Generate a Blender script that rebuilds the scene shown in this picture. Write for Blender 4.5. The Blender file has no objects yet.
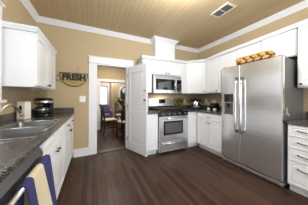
import bpy, bmesh, math, random
from mathutils import Vector, Matrix
random.seed(7)
C = bpy.context.scene.collection
PI = math.pi
S = bpy.context.scene

# ------------------------------------------------------------------ camera, world, light, exposure
H = 1.2
YAW, ROLL, FPX, V0 = 0.439, 0.004, 131.552, 97.762
cam = bpy.data.objects.new('camera', bpy.data.cameras.new('camera'))
C.objects.link(cam)
cam.data.sensor_width = 36.0
cam.data.lens = FPX * 36.0 / 308.0
cam.data.shift_y = -(102.5 - V0) / 308.0
cam.data.clip_start = 0.02
_r = Vector((math.cos(YAW), -math.sin(YAW), 0)); _u = Vector((0, 0, 1)); _f = Vector((math.sin(YAW), math.cos(YAW), 0))
_cx = _r * math.cos(ROLL) + _u * math.sin(ROLL); _cy = _u * math.cos(ROLL) - _r * math.sin(ROLL)
m4 = Matrix((( _cx.x, _cy.x, -_f.x, 0), (_cx.y, _cy.y, -_f.y, 0), (_cx.z, _cy.z, -_f.z, H), (0, 0, 0, 1)))
cam.matrix_world = m4
S.camera = cam

w = bpy.data.worlds.new('sky'); S.world = w; w.use_nodes = True
wb = w.node_tree.nodes['Background']
wb.inputs[0].default_value = (0.93, 0.95, 1.0, 1); wb.inputs[1].default_value = 1.3

S.view_settings.view_transform = 'Standard'; S.view_settings.look = 'None'
S.view_settings.gamma = 1.0; S.view_settings.use_curve_mapping = False
S.view_settings.exposure = 0.29

def area(name, loc, rot, sx, sy, power, col):
    l = bpy.data.lights.new(name, 'AREA'); l.shape = 'RECTANGLE'; l.size = sx; l.size_y = sy
    l.energy = power; l.color = col
    o = bpy.data.objects.new(name, l); C.objects.link(o); o.location = loc; o.rotation_euler = rot
    return o
# daylight through the window over the sink, the kitchen's ceiling lamp, the lamps of the two rooms beyond
area('window_daylight', (-1.02, .93, 1.64), (0, -PI/2, 0), 0.9, 1.0, 7, (0.85, 0.94, 1.0))
area('fill_behind_camera', (1.5, -1.55, 1.35), (PI/2+0.1, 0, 0.1), 2.4, 2.0, 34, (0.90, 0.95, 1.0))  # added fill light behind the camera, no window modelled there
def lamp(name, loc, r, power, col):
    l = bpy.data.lights.new(name, 'POINT'); l.shadow_soft_size = r; l.energy = power; l.color = col
    o = bpy.data.objects.new(name, l); C.objects.link(o); o.location = loc
lamp('kitchen_ceiling_lamp', (0.95, 1.1, 2.45), .15, 74, (0.94, 0.97, 1.0))
area('microwave_task_lamp', (1.62, 2.86, 1.296), (0, 0, 0), 0.25, 0.1, 2.2, (1.0, 0.86, 0.66))
area('dining_ceiling_lamp', (0.6, 4.3, 2.5), (0, 0, 0), 0.5, 0.5, 28, (1.0, 0.93, 0.84))
area('parlour_ceiling_lamp', (0.8, 6.6, 2.5), (0, 0, 0), 0.5, 0.5, 26, (1.0, 0.95, 0.9))

# ------------------------------------------------------------------ materials
def lin(c):
    return tuple(((x/255)/12.92 if x/255 <= .04045 else ((x/255+.055)/1.055)**2.4) for x in c) + (1,)
class NT:
    def __init__(s, name):
        s.m = bpy.data.materials.new(name); s.m.use_nodes = True; s.t = s.m.node_tree
        s.b = s.t.nodes['Principled BSDF']
    def n(s, typ, **k):
        x = s.t.nodes.new(typ)
        for a, v in k.items():
            if a == 'ins':
                for i, val in v.items():
                    if hasattr(val, 'is_linked') or isinstance(val, bpy.types.NodeSocket): s.t.links.new(val, x.inputs[i])
                    else: x.inputs[i].default_value = val
            else: setattr(x, a, v)
        return x
    def L(s, a, b): s.t.links.new(a, b)
    def set(s, rough=.5, metal=0., spec=.5, coat=0.):
        s.b.inputs['Roughness'].default_value = rough; s.b.inputs['Metallic'].default_value = metal
        s.b.inputs['Specular IOR Level'].default_value = spec; s.b.inputs['Coat Weight'].default_value = coat
    def math(s, op, a, b=0.):
        return s.n('ShaderNodeMath', operation=op, ins={0: a, 1: b}).outputs[0]
def mat(name, col, rough=.5, metal=0., spec=.5, var=.06, scale=6., bump=0., stretch=(1,1,1), coat=0.):
    k = NT(name); k.set(rough, metal, spec, coat)
    co = k.n('ShaderNodeTexCoord').outputs['Object']
    mp = k.n('ShaderNodeMapping', ins={'Vector': co, 'Scale': stretch}).outputs[0]
    no = k.n('ShaderNodeTexNoise', ins={'Vector': mp, 'Scale': scale, 'Detail': 4.}).outputs[0]
    c = lin(col)
    lo = tuple(x*(1-var) for x in c[:3])+(1,); hi = tuple(min(1, x*(1+var)) for x in c[:3])+(1,)
    mx = k.n('ShaderNodeMix', data_type='RGBA', ins={'Factor': no, 'A': lo, 'B': hi}) if False else k.n('ShaderNodeMix', data_type='RGBA')
    k.L(no, mx.inputs['Factor']); mx.inputs[6].default_value = lo; mx.inputs[7].default_value = hi
    k.L(mx.outputs[2], k.b.inputs['Base Color'])
    if bump:
        bp = k.n('ShaderNodeBump', ins={'Strength': bump, 'Distance': .002, 'Height': no}).outputs[0]
        k.L(bp, k.b.inputs['Normal'])
    return k.m
def planks(name, c0, c1, cgap, width, length, rough, gapw, grain=.5, spec=.5, scuff=None):
    """boards that run along Y"""
    k = NT(name); k.set(rough, 0, spec)
    co = k.n('ShaderNodeTexCoord').outputs['Object']
    sp = k.n('ShaderNodeSeparateXYZ', ins={0: co})
    xs = k.math('DIVIDE', sp.outputs[0], width); row = k.math('FLOOR', xs); fx = k.math('FRACT', xs)
    off = k.n('ShaderNodeTexWhiteNoise', noise_dimensions='1D', ins={'W': row}).outputs[0]
    ys = k.math('ADD', k.math('DIVIDE', sp.outputs[1], length), k.math('MULTIPLY', off, 7.3))
    iy = k.math('FLOOR', ys); fy = k.math('FRACT', ys)
    idn = k.n('ShaderNodeTexWhiteNoise', noise_dimensions='2D', ins={'Vector': k.n('ShaderNodeCombineXYZ', ins={0: row, 1: iy}).outputs[0]}).outputs[0]
    mp = k.n('ShaderNodeMapping', ins={'Vector': co, 'Scale': (38, 2.2, 1)}).outputs[0]
    gr = k.n('ShaderNodeTexNoise', ins={'Vector': mp, 'Scale': 1., 'Detail': 5.}).outputs[0]
    tone = k.math('ADD', k.math('MULTIPLY', idn, 1-grain), k.math('MULTIPLY', gr, grain))
    mx = k.n('ShaderNodeMix', data_type='RGBA'); k.L(tone, mx.inputs['Factor'])
    mx.inputs[6].default_value = lin(c0); mx.inputs[7].default_value = lin(c1)
    col = mx.outputs[2]
    if scuff:
        mp2 = k.n('ShaderNodeMapping', ins={'Vector': co, 'Scale': (14, 5, 1)}).outputs[0]
        sn = k.n('ShaderNodeTexNoise', ins={'Vector': mp2, 'Scale': 1., 'Detail': 8., 'Roughness': .75}).outputs[0]
        rmp = k.n('ShaderNodeMapRange', ins={0: sn, 1: .56, 2: .78, 3: 0., 4: .75}).outputs[0]
        mz = k.n('ShaderNodeMix', data_type='RGBA'); k.L(rmp, mz.inputs['Factor']); k.L(col, mz.inputs[6]); mz.inputs[7].default_value = lin(scuff); col = mz.outputs[2]
        rr = k.n('ShaderNodeMapRange', ins={0: sn, 1: .3, 2: .75, 3: rough-.08, 4: rough+.22}).outputs[0]
        k.L(rr, k.b.inputs['Roughness'])
    g1 = k.math('LESS_THAN', fx, gapw/width); g2 = k.math('LESS_THAN', fy, gapw/length)
    g = k.math('MAXIMUM', g1, g2)
    mg = k.n('ShaderNodeMix', data_type='RGBA'); k.L(g, mg.inputs['Factor']); k.L(col, mg.inputs[6]); mg.inputs[7].default_value = lin(cgap)
    k.L(mg.outputs[2], k.b.inputs['Base Color'])
    bp = k.n('ShaderNodeBump', ins={'Strength': .35, 'Distance': .003, 'Height': k.math('SUBTRACT', k.math('MULTIPLY', gr, .25), g)}).outputs[0]
    k.L(bp, k.b.inputs['Normal'])
    return k.m
def granite(name):
    k = NT(name); k.set(.2, 0, .5)
    co = k.n('ShaderNodeTexCoord').outputs['Object']
    n1 = k.n('ShaderNodeTexNoise', ins={'Vector': co, 'Scale': 140., 'Detail': 4., 'Roughness': .75}).outputs[0]
    r = k.n('ShaderNodeValToRGB', ins={0: n1}); e = r.color_ramp.elements
    e[0].position = .40; e[0].color = lin((16, 15, 16)); e[1].position = .64; e[1].color = lin((176, 170, 162))
    x = e.new(.54); x.color = lin((74, 71, 70))
    k.L(r.outputs[0], k.b.inputs['Base Color'])
    return k.m
def steel(name, col=(196, 196, 196), rough=.27, stretch=(4, 4, 240), metal=.85, wave=0.):
    k = NT(name); k.set(rough, metal, .5)
    co = k.n('ShaderNodeTexCoord').outputs['Object']
    mp = k.n('ShaderNodeMapping', ins={'Vector': co, 'Scale': stretch}).outputs[0]
    no = k.n('ShaderNodeTexNoise', ins={'Vector': mp, 'Scale': 1., 'Detail': 3.}).outputs[0]
    rr = k.n('ShaderNodeMapRange', ins={0: no, 3: rough-.015, 4: rough+.02}).outputs[0]
    k.L(rr, k.b.inputs['Roughness'])
    k.b.inputs['Base Color'].default_value = lin(col)
    if wave:
        bp = k.n('ShaderNodeBump', ins={'Strength': wave, 'Distance': .02, 'Height': no}).outputs[0]
        k.L(bp, k.b.inputs['Normal'])
    return k.m
def stripes(name, cols, width, off=0.):
    """cloth with stripes along local Z, changing across local Y"""
    k = NT(name); k.set(.9, 0, .2)
    co = k.n('ShaderNodeTexCoord').outputs['Object']
    sp = k.n('ShaderNodeSeparateXYZ', ins={0: co})
    f = k.math('FRACT', k.math('DIVIDE', k.math('ADD', sp.outputs[1], off), width))
    r = k.n('ShaderNodeValToRGB', ins={0: f}); r.color_ramp.interpolation = 'CONSTANT'
    e = r.color_ramp.elements
    e[0].position = 0; e[0].color = lin(cols[0]); e[1].position = .52; e[1].color = lin(cols[1])
    no = k.n('ShaderNodeTexNoise', ins={'Vector': co, 'Scale': 400.}).outputs[0]
    k.L(r.outputs[0], k.b.inputs['Base Color'])
    k.L(k.n('ShaderNodeBump', ins={'Strength': .3, 'Distance': .002, 'Height': no}).outputs[0], k.b.inputs['Normal'])
    return k.m
def glass(name, rough=.0):
    k = NT(name); k.set(rough, 0, .5); k.b.inputs['Transmission Weight'].default_value = 1.; k.b.inputs['IOR'].default_value = 1.45
    k.b.inputs['Base Color'].default_value = (.97, .98, 1, 1)
    return k.m

M = {}
M['wall'] = mat('tan_wall_paint', (187, 168, 135), .75, var=.03, scale=2.5, spec=.25)
M['ceil'] = planks('tan_beadboard', (190, 168, 130), (202, 180, 141), (170, 147, 107), .083, 9., .45, .006, .35)
M['floor'] = planks('dark_wood_floor', (36, 24, 19), (84, 60, 45), (14, 10, 8), .058, 1.1, .34, .0035, .42, .2, (104, 84, 70))
M['trim'] = mat('white_trim_paint', (232, 232, 234), .4, var=.015)
M['cab'] = mat('white_cabinet_paint', (230, 231, 232), .38, var=.015)
M['doorw'] = mat('white_door_paint', (228, 231, 236), .38, var=.015)
M['granite'] = granite('dark_speckled_counter')
M['steel'] = steel('brushed_steel', (228, 229, 232), .26, (4, 4, 60), .88)
M['steelv'] = steel('fridge_steel', (240, 243, 248), .2, (.6, .6, 11), .92, .05)
M['steeld'] = steel('dark_steel', (120, 120, 122), .32)
M['sinksteel'] = steel('sink_steel', (112, 112, 112), .34, (6, 60, 6))
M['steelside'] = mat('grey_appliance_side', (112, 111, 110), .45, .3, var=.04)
M['chrome'] = mat('chrome', (215, 215, 216), .12, 1., var=.01)
M['nickel'] = mat('brushed_nickel', (190, 182, 170), .3, 1., var=.03)
M['bronze'] = mat('dark_bronze', (62, 55, 50), .35, .7, var=.1)
M['black'] = mat('black_enamel', (18, 18, 19), .25, var=.1)
M['iron'] = mat('cast_iron', (24, 24, 25), .6, var=.2, bump=.3, scale=60)
M['bglass'] = mat('black_glass', (14, 14, 16), .05, 0, .6, var=.05, coat=.5)
M['ovenglass'] = mat('oven_glass', (120, 120, 124), .1, .7, .6, var=.08)
M['lcd'] = mat('display_glass', (38, 42, 48), .1, 0, .5, var=.1)
M['rubber'] = mat('dark_kick', (28, 26, 25), .7, var=.1)
M['wood'] = mat('dark_furniture_wood', (52, 36, 31), .35, var=.3, scale=5, stretch=(12, 12, 1.5))
M['cushion'] = mat('pale_upholstery', (196, 184, 170), .9, var=.08, scale=40)
M['ply'] = mat('cabinet_plywood', (176, 136, 84), .6, var=.12, scale=4, stretch=(1, 14, 1))
M['cream'] = mat('cream_enamel', (236, 230, 214), .35, var=.02)
M['white'] = mat('white_ceramic', (240, 240, 240), .25, var=.01)
M['plate'] = mat('white_plastic', (238, 236, 230), .4, var=.01)
M['vent'] = mat('vent_metal', (226, 216, 196), .5, var=.02)
M['ventd'] = mat('vent_dark', (70, 66, 62), .6, var=.1)
M['signw'] = mat('antique_sign_wood', (160, 141, 92), .7, var=.25, scale=8, stretch=(1, 1, 12))
M['signe'] = mat('sign_edge', (84, 66, 40), .7, var=.2)
M['ink'] = mat('black_lettering', (24, 22, 22), .6, var=.1)
M['wire'] = mat('rusty_wire', (150, 118, 78), .6, .3, var=.1)
M['straw'] = mat('golden_seagrass', (212, 172, 104), .8, var=.25, scale=30)
M['strawd'] = mat('brown_seagrass', (112, 74, 38), .8, var=.25, scale=30)
M['towel'] = stripes('navy_cream_cloth', ((58, 60, 104), (206, 194, 168)), .31, .22)
M['leaf'] = mat('leaf_green', (58, 88, 40), .6, var=.35, scale=25)
M['lime'] = mat('yellow_green_leaf', (170, 178, 60), .6, var=.3, scale=25)
M['red'] = mat('red_petal', (170, 44, 38), .6, var=.25, scale=30)
M['yellow'] = mat('yellow_petal', (222, 200, 70), .6, var=.2, scale=30)
M['pot'] = mat('dark_pot', (52, 40, 34), .5, var=.2)
M['glass'] = glass('clear_glass')
M['smoke'] = mat('smoked_carafe', (36, 42, 46), .06, 0, .7, var=.1, coat=.5)
M['mirror'] = mat('mirror', (235, 235, 238), .03, 1., var=.0)
M['arch'] = mat('dark_panelling', (66, 62, 62), .5, var=.15)
M['clip'] = mat('pale_grey_plastic', (176, 174, 172), .4, var=.03)
M['plum'] = mat('plum_fabric', (120, 112, 138), .9, var=.15, scale=30)

# ------------------------------------------------------------------ mesh helpers
def bx(bm, x0, x1, y0, y1, z0, z1, mi=0):
    v = [bm.verts.new((x, y, z)) for z in (z0, z1) for y in (y0, y1) for x in (x0, x1)]
    for f in ((0,2,3,1), (4,5,7,6), (0,1,5,4), (2,6,7,3), (0,4,6,2), (1,3,7,5)):
        q = bm.faces.new([v[i] for i in f]); q.material_index = mi
def prism(bm, pts, d0, d1, axis='z', mi=0):
    """polygon pts extruded from d0 to d1 along axis"""
    def P(p, d): return {'z': (p[0], p[1], d), 'y': (p[0], d, p[1]), 'x': (d, p[0], p[1])}[axis]
    a = [bm.verts.new(P(p, d0)) for p in pts]; b = [bm.verts.new(P(p, d1)) for p in pts]
    n = len(pts)
    fs = [bm.faces.new(a), bm.faces.new(b[::-1])]
    for i in range(n): fs.append(bm.faces.new((a[i], b[i], b[(i+1) % n], a[(i+1) % n])))
    for f in fs: f.material_index = mi
def lathe(bm, prof, seg=24, c=(0,0,0), axis='z', mi=0, sc=(1,1)):
    rings = []
    for r, h in prof:
        ring = []
        for i in range(seg):
            t = 2*PI*i/seg; p = (r*math.cos(t)*sc[0], r*math.sin(t)*sc[1], h)
            if axis == 'y': p = (p[0], h, p[1])
            if axis == 'x': p = (h, p[0], p[1])
            ring.append(bm.verts.new((p[0]+c[0], p[1]+c[1], p[2]+c[2])))
        rings.append(ring)
    for a, b in zip(rings, rings[1:]):
        for i in range(seg):
            f = bm.faces.new((a[i], a[(i+1) % seg], b[(i+1) % seg], b[i])); f.material_index = mi; f.smooth = True
    for ring in (rings[0], rings[-1]):
        f = bm.faces.new(ring); f.material_index = mi
def tube(bm, pts, r, seg=8, mi=0, taper=None):
    pts = [Vector(p) for p in pts]; rings = []; up = Vector((0, 0, 1))
    for i, p in enumerate(pts):
        d = (pts[min(i+1, len(pts)-1)] - pts[max(i-1, 0)]).normalized()
        a = d.cross(up if abs(d.z) < .95 else Vector((1, 0, 0))).normalized(); b = d.cross(a)
        rr = r if taper is None else r*taper[i]
        rings.append([bm.verts.new(p + (a*math.cos(2*PI*j/seg) + b*math.sin(2*PI*j/seg))*rr) for j in range(seg)])
    for a, b in zip(rings, rings[1:]):
        for j in range(seg):
            f = bm.faces.new((a[j], a[(j+1) % seg], b[(j+1) % seg], b[j])); f.smooth = True; f.material_index = mi
    for rg in (rings[0], rings[-1]): bm.faces.new(rg).material_index = mi
def sphere(bm, c, r, sc=(1,1,1), mi=0, u=12, v=8):
    mtx = Matrix.Translation(c) @ Matrix.Diagonal((sc[0], sc[1], sc[2], 1))
    res = bmesh.ops.create_uvsphere(bm, u_segments=u, v_segments=v, radius=r, matrix=mtx)
    for vv in res['verts']:
        for f in vv.link_faces: f.smooth = True; f.material_index = mi
def sweep(bm, path, prof, closed=False):
    """profile (outward offset, height) swept along a 2-D path (x, y[, z]); outward is to the right of travel"""
    n = len(path); rings = []
    for i in range(n):
        p = Vector(path[i][:2]); zz = path[i][2] if len(path[i]) > 2 else 0.
        dirs = []
        if i > 0: dirs.append((p - Vector(path[i-1][:2])).normalized())
        if i < n-1: dirs.append((Vector(path[i+1][:2]) - p).normalized())
        nr = [Vector((d.y, -d.x)) for d in dirs]
        if len(nr) == 2:
            m = (nr[0] + nr[1]).normalized(); m = m / max(.3, m.dot(nr[0]))
        else: m = nr[0]
        rings.append([bm.verts.new((p.x + m.x*o, p.y + m.y*o, zz + h)) for o, h in prof])
    k = len(prof)
    for a, b in zip(rings, rings[1:]):
        for j in range(k): bm.faces.new((a[j], a[(j+1) % k], b[(j+1) % k], b[j]))
    bm.faces.new(rings[0]); bm.faces.new(rings[-1])
def obj(name, bm, m, parent=None, bevel=0., seg=2, label=None, smooth=False):
    bmesh.ops.recalc_face_normals(bm, faces=bm.faces)
    me = bpy.data.meshes.new(name); bm.to_mesh(me); bm.free()
    for x in (m if isinstance(m, (list, tuple)) else [m]): me.materials.append(x)
    o = bpy.data.objects.new(name, me); C.objects.link(o)
    if parent: o.parent = parent
    if bevel:
        b = o.modifiers.new('bevel', 'BEVEL'); b.width = bevel; b.segments = seg; b.limit_method = 'ANGLE'; b.angle_limit = math.radians(40)
    if label: o['label'] = label
    if smooth:
        for p in me.polygons: p.use_smooth = True
    return o
def B(): return bmesh.new()
def box(name, x0, x1, y0, y1, z0, z1, m, parent=None, bevel=0., label=None):
    b = B(); bx(b, x0, x1, y0, y1, z0, z1); return obj(name, b, m, parent, bevel, label=label)
def tag(o, label, cat, group=None, kind=None):
    o['label'] = label; o['category'] = cat
    if group: o['group'] = group
    if kind: o['kind'] = kind
    return o
def thing(name, label, cat, loc=(0,0,0), rz=0., group=None):
    o = bpy.data.objects.new(name, None); C.objects.link(o); o.empty_display_size = .1
    o.location = loc; o.rotation_euler = (0, 0, rz)
    return tag(o, label, cat, group)
def struct(name, bm, m, label, cat, bevel=0.):
    o = obj(name, bm, m, None, bevel); o['kind'] = 'structure'; o['label'] = label; o['category'] = cat; return o
def dup(root, loc, rz, label=None):
    r = root.copy(); C.objects.link(r); r.location = loc; r.rotation_euler = (0, 0, rz)
    if label: r['label'] = label
    for ch in list(root.children):
        c = ch.copy(); C.objects.link(c); c.parent = r
        for g in list(ch.children):
            d = g.copy(); C.objects.link(d); d.parent = c
    return r

# ------------------------------------------------------------------ the room
XL, YB, XR, ZC = -.936, 3.07, 2.921, 2.65
YF = -1.6                                   # no wall modelled behind the camera; end left open to let sky light in
T = .12
DX0, DX1, DZ = .078, .745, 1.925            # doorway in the back wall
b = B(); bx(b, -3.2, 5.2, YF-1.2, 8.2, -.1, 0)
struct('floor', b, M['floor'], 'dark brown narrow-board wood floor', 'floor')
b = B(); bx(b, XL-T, XR+T, YF, YB+T, ZC, ZC+.1)
struct('ceiling', b, M['ceil'], 'tan beadboard kitchen ceiling', 'ceiling')
WY0, WY1, WZ0, WZ1 = .45, 1.895, 1.17, 2.09  # window over the sink
b = B(); bx(b, XL-T, XL, YF, WY0, 0, ZC); bx(b, XL-T, XL, WY1, YB+T, 0, ZC); bx(b, XL-T, XL, WY0, WY1, 0, WZ0); bx(b, XL-T, XL, WY0, WY1, WZ1, ZC)
struct('wall_left', b, M['wall'], 'tan kitchen wall on the left, behind the sink', 'wall')
b = B(); bx(b, XL, DX0, YB, YB+T, 0, ZC); bx(b, DX1, XR, YB, YB+T, 0, ZC); bx(b, DX0, DX1, YB, YB+T, DZ, ZC)
struct('wall_back', b, M['wall'], 'tan kitchen back wall with the doorway', 'wall')
b = B(); bx(b, XR, XR+T, YF, YB+T, 0, ZC)
struct('wall_right', b, M['wall'], 'tan kitchen wall on the right, behind the refrigerator', 'wall')
# crown moulding (path runs so that 'right of travel' points into the room)
CR = [(0, -.082), (.012, -.082), (.02, -.066), (.05, -.036), (.066, -.016), (.078, -.012), (.078, 0), (0, 0)]
CHX0, CHX1, CHY = 1.375, 1.93, 2.85         # boxed duct chase on top of the microwave cabinet
b = B(); sweep(b, [(XL, YF), (XL, YB), (CHX0, YB), (CHX0, CHY), (CHX1, CHY), (CHX1, YB), (XR, YB), (XR, YF)], [(o, ZC+h) for o, h in CR])
struct('trim_1', b, M['trim'], 'white crown moulding around the kitchen ceiling', 'crown moulding')
# duct chase
b = B(); bx(b, CHX0, CHX1, CHY, YB, 2.11, ZC)
tag(obj('duct_chase', b, M['cab'], None, .003), 'white boxed duct chase rising from the microwave cabinet to the ceiling', 'duct cover')
# baseboard on the back wall between the left cabinets and the doorway
b = B(); bx(b, -.335, -.066, YB-.016, YB, 0, .15); bx(b, -.335, -.066, YB-.02, YB, .15, .162); bx(b, -.335, -.066, YB-.026, YB, 0, .02)
struct('baseboard_back', b, M['trim'], 'tall white baseboard left of the doorway', 'baseboard', .002)
# doorway casing and jambs
b = B()
bx(b, DX0-.145, DX0-.006, YB-.022, YB, 0, DZ); bx(b, DX1+.006, DX1+.145, YB-.022, YB, 0, DZ)
bx(b, DX0-.145, DX1+.145, YB-.024, YB, DZ+.006, DZ+.128); bx(b, DX0-.155, DX1+.155, YB-.036, YB, DZ+.128, DZ+.148)
bx(b, DX0-.006, DX0+.016, YB-.006, YB+T+.02, 0, DZ); bx(b, DX1-.016, DX1+.006, YB-.006, YB+T+.02, 0, DZ); bx(b, DX0+.016, DX1-.016, YB-.006, YB+T+.02, DZ-.02, DZ+.006)
struct('trim_2', b, M['trim'], 'white casing and jamb of the kitchen doorway', 'door casing', .003)
box('threshold', DX0+.017, DX1-.017, YB-.03, YB+T+.03, 0, .012, M['wood']); o = bpy.data.objects['threshold']
tag(o, 'dark wooden threshold strip across the doorway floor', 'threshold', None, 'structure'); o.name = 'trim_3'

# window over the sink
def window(name, label, parent_kind, w, z0, z1, loc, rz, casing=.1, dp=.024):
    """local x along the wall, y into the wall (outside), z up; wall face at y=0"""
    t = thing(name, label, 'window', loc, rz); t['kind'] = 'structure'
    b = B(); c = casing
    bx(b, -w/2-c, -w/2, -dp, 0, z0-.0, z1); bx(b, w/2, w/2+c, -dp, 0, z0-.0, z1)
    bx(b, -w/2-c, w/2+c, -dp-.002, 0, z1, z1+c); bx(b, -w/2-c-.01, w/2+c+.01, -dp-.02, 0, z1+c, z1+c+.022)
    obj('window_frame', b, M['trim'], t, .003)
    b = B(); bx(b, -w/2-c-.012, w/2+c+.012, -dp-.036, .03, z0-.03, z0); obj('window_sill', b, M['trim'], t, .004)
    b = B(); bx(b, -w/2-c, w/2+c, -dp+.004, 0, z0-.12, z0-.03); obj('apron', b, M['trim'], t, .003)
    b = B(); zm = (z0+z1)/2
    for a0, a1 in ((z0, zm+.02), (zm-.02, z1)):
        y0 = .045 if a0 == z0 else .075
        bx(b, -w/2, -w/2+.045, y0, y0+.03, a0, a1); bx(b, w/2-.045, w/2, y0, y0+.03, a0, a1)
        bx(b, -w/2+.045, w/2-.045, y0, y0+.03, a0, a0+.045); bx(b, -w/2+.045, w/2-.045, y0, y0+.03, a1-.045, a1)
    obj('sash', b, M['trim'], t, .002)
    b = B(); bx(b, -w/2+.045, w/2-.045, .058, .061, z0+.045, zm-.025); bx(b, -w/2+.045, w/2-.045, .088, .091, zm+.025, z1-.045)
    obj('pane', b, M['glass'], t)
    return t
window('window_1', 'white trimmed window over the sink on the left wall', 0, WY1-WY0, WZ0, WZ1, (XL, (WY0+WY1)/2, 0), PI/2, .085, .055)

# open panelled door swung into the kitchen beside the doorway
ang = math.atan2(2.455-3.035, 1.0-.765)
dr = thing('door_1', 'open white panelled door swung into the kitchen beside the doorway', 'door', (.765, 3.03, .012), ang); dr['kind'] = 'structure'
DW, DH, th = .625, 1.89, .036
b = B()
sx = .1
# local x along the leaf, y thickness (room face towards -y after rotation)
bx(b, 0, DW, -.008, .008, .1, DH-.05)
for s in (-1, 1):
    y0, y1 = (-th/2, -.007) if s < 0 else (.007, th/2)
    bx(b, 0, sx, y0, y1, 0, DH); bx(b, DW-sx, DW, y0, y1, 0, DH)
    for z0, z1 in ((0, .2), (.78, .9), (1.74, DH)): bx(b, sx, DW-sx, y0, y1, z0, z1)
    yy0, yy1 = (-th/2+.005, -.007) if s < 0 else (.007, th/2-.005)
    for z0, z1 in ((.23, .75), (.93, 1.71)): bx(b, sx+.03, DW-sx-.03, yy0, yy1, z0, z1)
obj('door_leaf', b, M['doorw'], dr, .004)
for zz, r in ((1.14, .013), (1.33, .010)):
    b = B()
    for s in (-1, 1):
        lathe(b, [(r*1.5, s*th/2), (r*1.5, s*(th/2+.004)), (r*.5, s*(th/2+.006)), (r*.5, s*(th/2+.02)), (r, s*(th/2+.026)), (r*.9, s*(th/2+.036)), (r*.3, s*(th/2+.04))], 14, (DW-.045, 0, zz), 'y')
    obj('knob', b, M['bronze'], dr)
for zz in (.2, .95, 1.65): b = B(); lathe(b, [(.006, zz), (.006, zz+.09)], 8, (-.004, -th/2, 0)); obj('hinge', b, M['bronze'], dr)

# ------------------------------------------------------------------ cabinet builder (local x across, -y to the front, z up; origin at the left front floor corner)
def panel_front(b, x0, x1, z0, z1, fr=.055, rec=.007, th=.02):
    """framed front with a raised centre panel; front face at y=-th"""
    bx(b, x0, x1, -th+rec, 0, z0, z1)
    f = min(fr, (x1-x0)*.28, (z1-z0)*.28)
    bx(b, x0, x0+f, -th, -th+rec, z0, z1); bx(b, x1-f, x1, -th, -th+rec, z0, z1)
    bx(b, x0+f, x1-f, -th, -th+rec, z0, z0+f); bx(b, x0+f, x1-f, -th, -th+rec, z1-f, z1)
    g = f*.42
    if x1-x0 > 2*(f+g)+.03 and z1-z0 > 2*(f+g)+.03:
        # raised field with sloped edges
        xa, xb, za, zb = x0+f+g*.3, x1-f-g*.3, z0+f+g*.3, z1-f-g*.3
        xa2, xb2, za2, zb2 = xa+g, xb-g, za+g, zb-g
        a = [b.verts.new(p) for p in ((xa, -th+rec, za), (xb, -th+rec, za), (xb, -th+rec, zb), (xa, -th+rec, zb))]
        c = [b.verts.new(p) for p in ((xa2, -th+.001, za2), (xb2, -th+.001, za2), (xb2, -th+.001, zb2), (xa2, -th+.001, zb2))]
        b.faces.new(c)
        for i in range(4): b.faces.new((a[i], a[(i+1) % 4], c[(i+1) % 4], c[i]))
def knob_on(parent, x, z, y=-.02):
    b = B(); lathe(b, [(.007, y), (.0055, y-.004), (.0055, y-.012), (.0135, y-.018), (.0145, y-.023), (.010, y-.029), (.003, y-.031)], 14, (x, 0, z), 'y')
    return obj('knob', b, M['bronze'], parent)
def pull_on(parent, x, z, wd=.1, y=-.02):
    b = B(); pts = []
    for i in range(9):
        t = i/8; pts.append((x-wd/2+wd*t, y-.003-.024*math.sin(PI*t), z-.006*math.sin(PI*t)))
    tube(b, pts, .005, 8)
    for s in (-1, 1): lathe(b, [(.009, y), (.009, y-.005), (.006, y-.007)], 10, (x+s*wd/2, 0, z), 'y')
    return obj('pull', b, M['bronze'], parent)
def cabinet(name, label, loc, rz, w, d, z0, z1, fronts, toe=True, group=None, under=None):
    t = thing(name, label, 'cabinet', loc, rz, group)
    b = B()
    if toe:
        bx(b, 0, w, .065, d, 0, z0+.1); bx(b, 0, w, 0, d, z0+.1, z1)
    else:
        bx(b, 0, w, 0, d, z0+.012, z1); bx(b, 0, w, 0, .018, z0, z0+.012); bx(b, 0, .016, .018, d, z0, z0+.012); bx(b, w-.016, w, .018, d, z0, z0+.012)
    obj('body', b, M['cab'], t, .0015)
    if under:
        box('underside', .017, w-.017, .019, d-.01, z0+.004, z0+.0115, M['ply'], t, label='bare wood underside')
    for f in fronts:
        kind, x0, x1, fz0, fz1 = f[:5]; hw = f[5] if len(f) > 5 else None
        b = B(); panel_front(b, x0, x1, fz0, fz1, .055 if kind == 'door' else .03)
        q = obj(kind, b, M['cab'], t, .002)
        if hw:
            if hw[0] == 'knob': knob_on(q, hw[1], hw[2])
            else: pull_on(q, hw[1], hw[2], hw[3])
    return t

# ------------------------------------------------------------------ left run: base cabinets, dishwasher, worktop, sink
LF = -.352                                  # carcass front plane, doors stand 20 mm proud
LD = LF-XL-.003
CT = .868                                   # underside of worktops
cabinet('sink_cabinet', 'white base cabinet with two doors under the stainless sink', (LF, 1.235, 0), PI/2, .86, LD, 0, .70,
        [('drawer', .01, .425, .71-.005, .855) , ('drawer', .435, .85, .705, .855),
         ('door', .01, .425, .12, .69, ('knob', .39, .655)), ('door', .435, .85, .12, .69, ('knob', .47, .655))])
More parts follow.
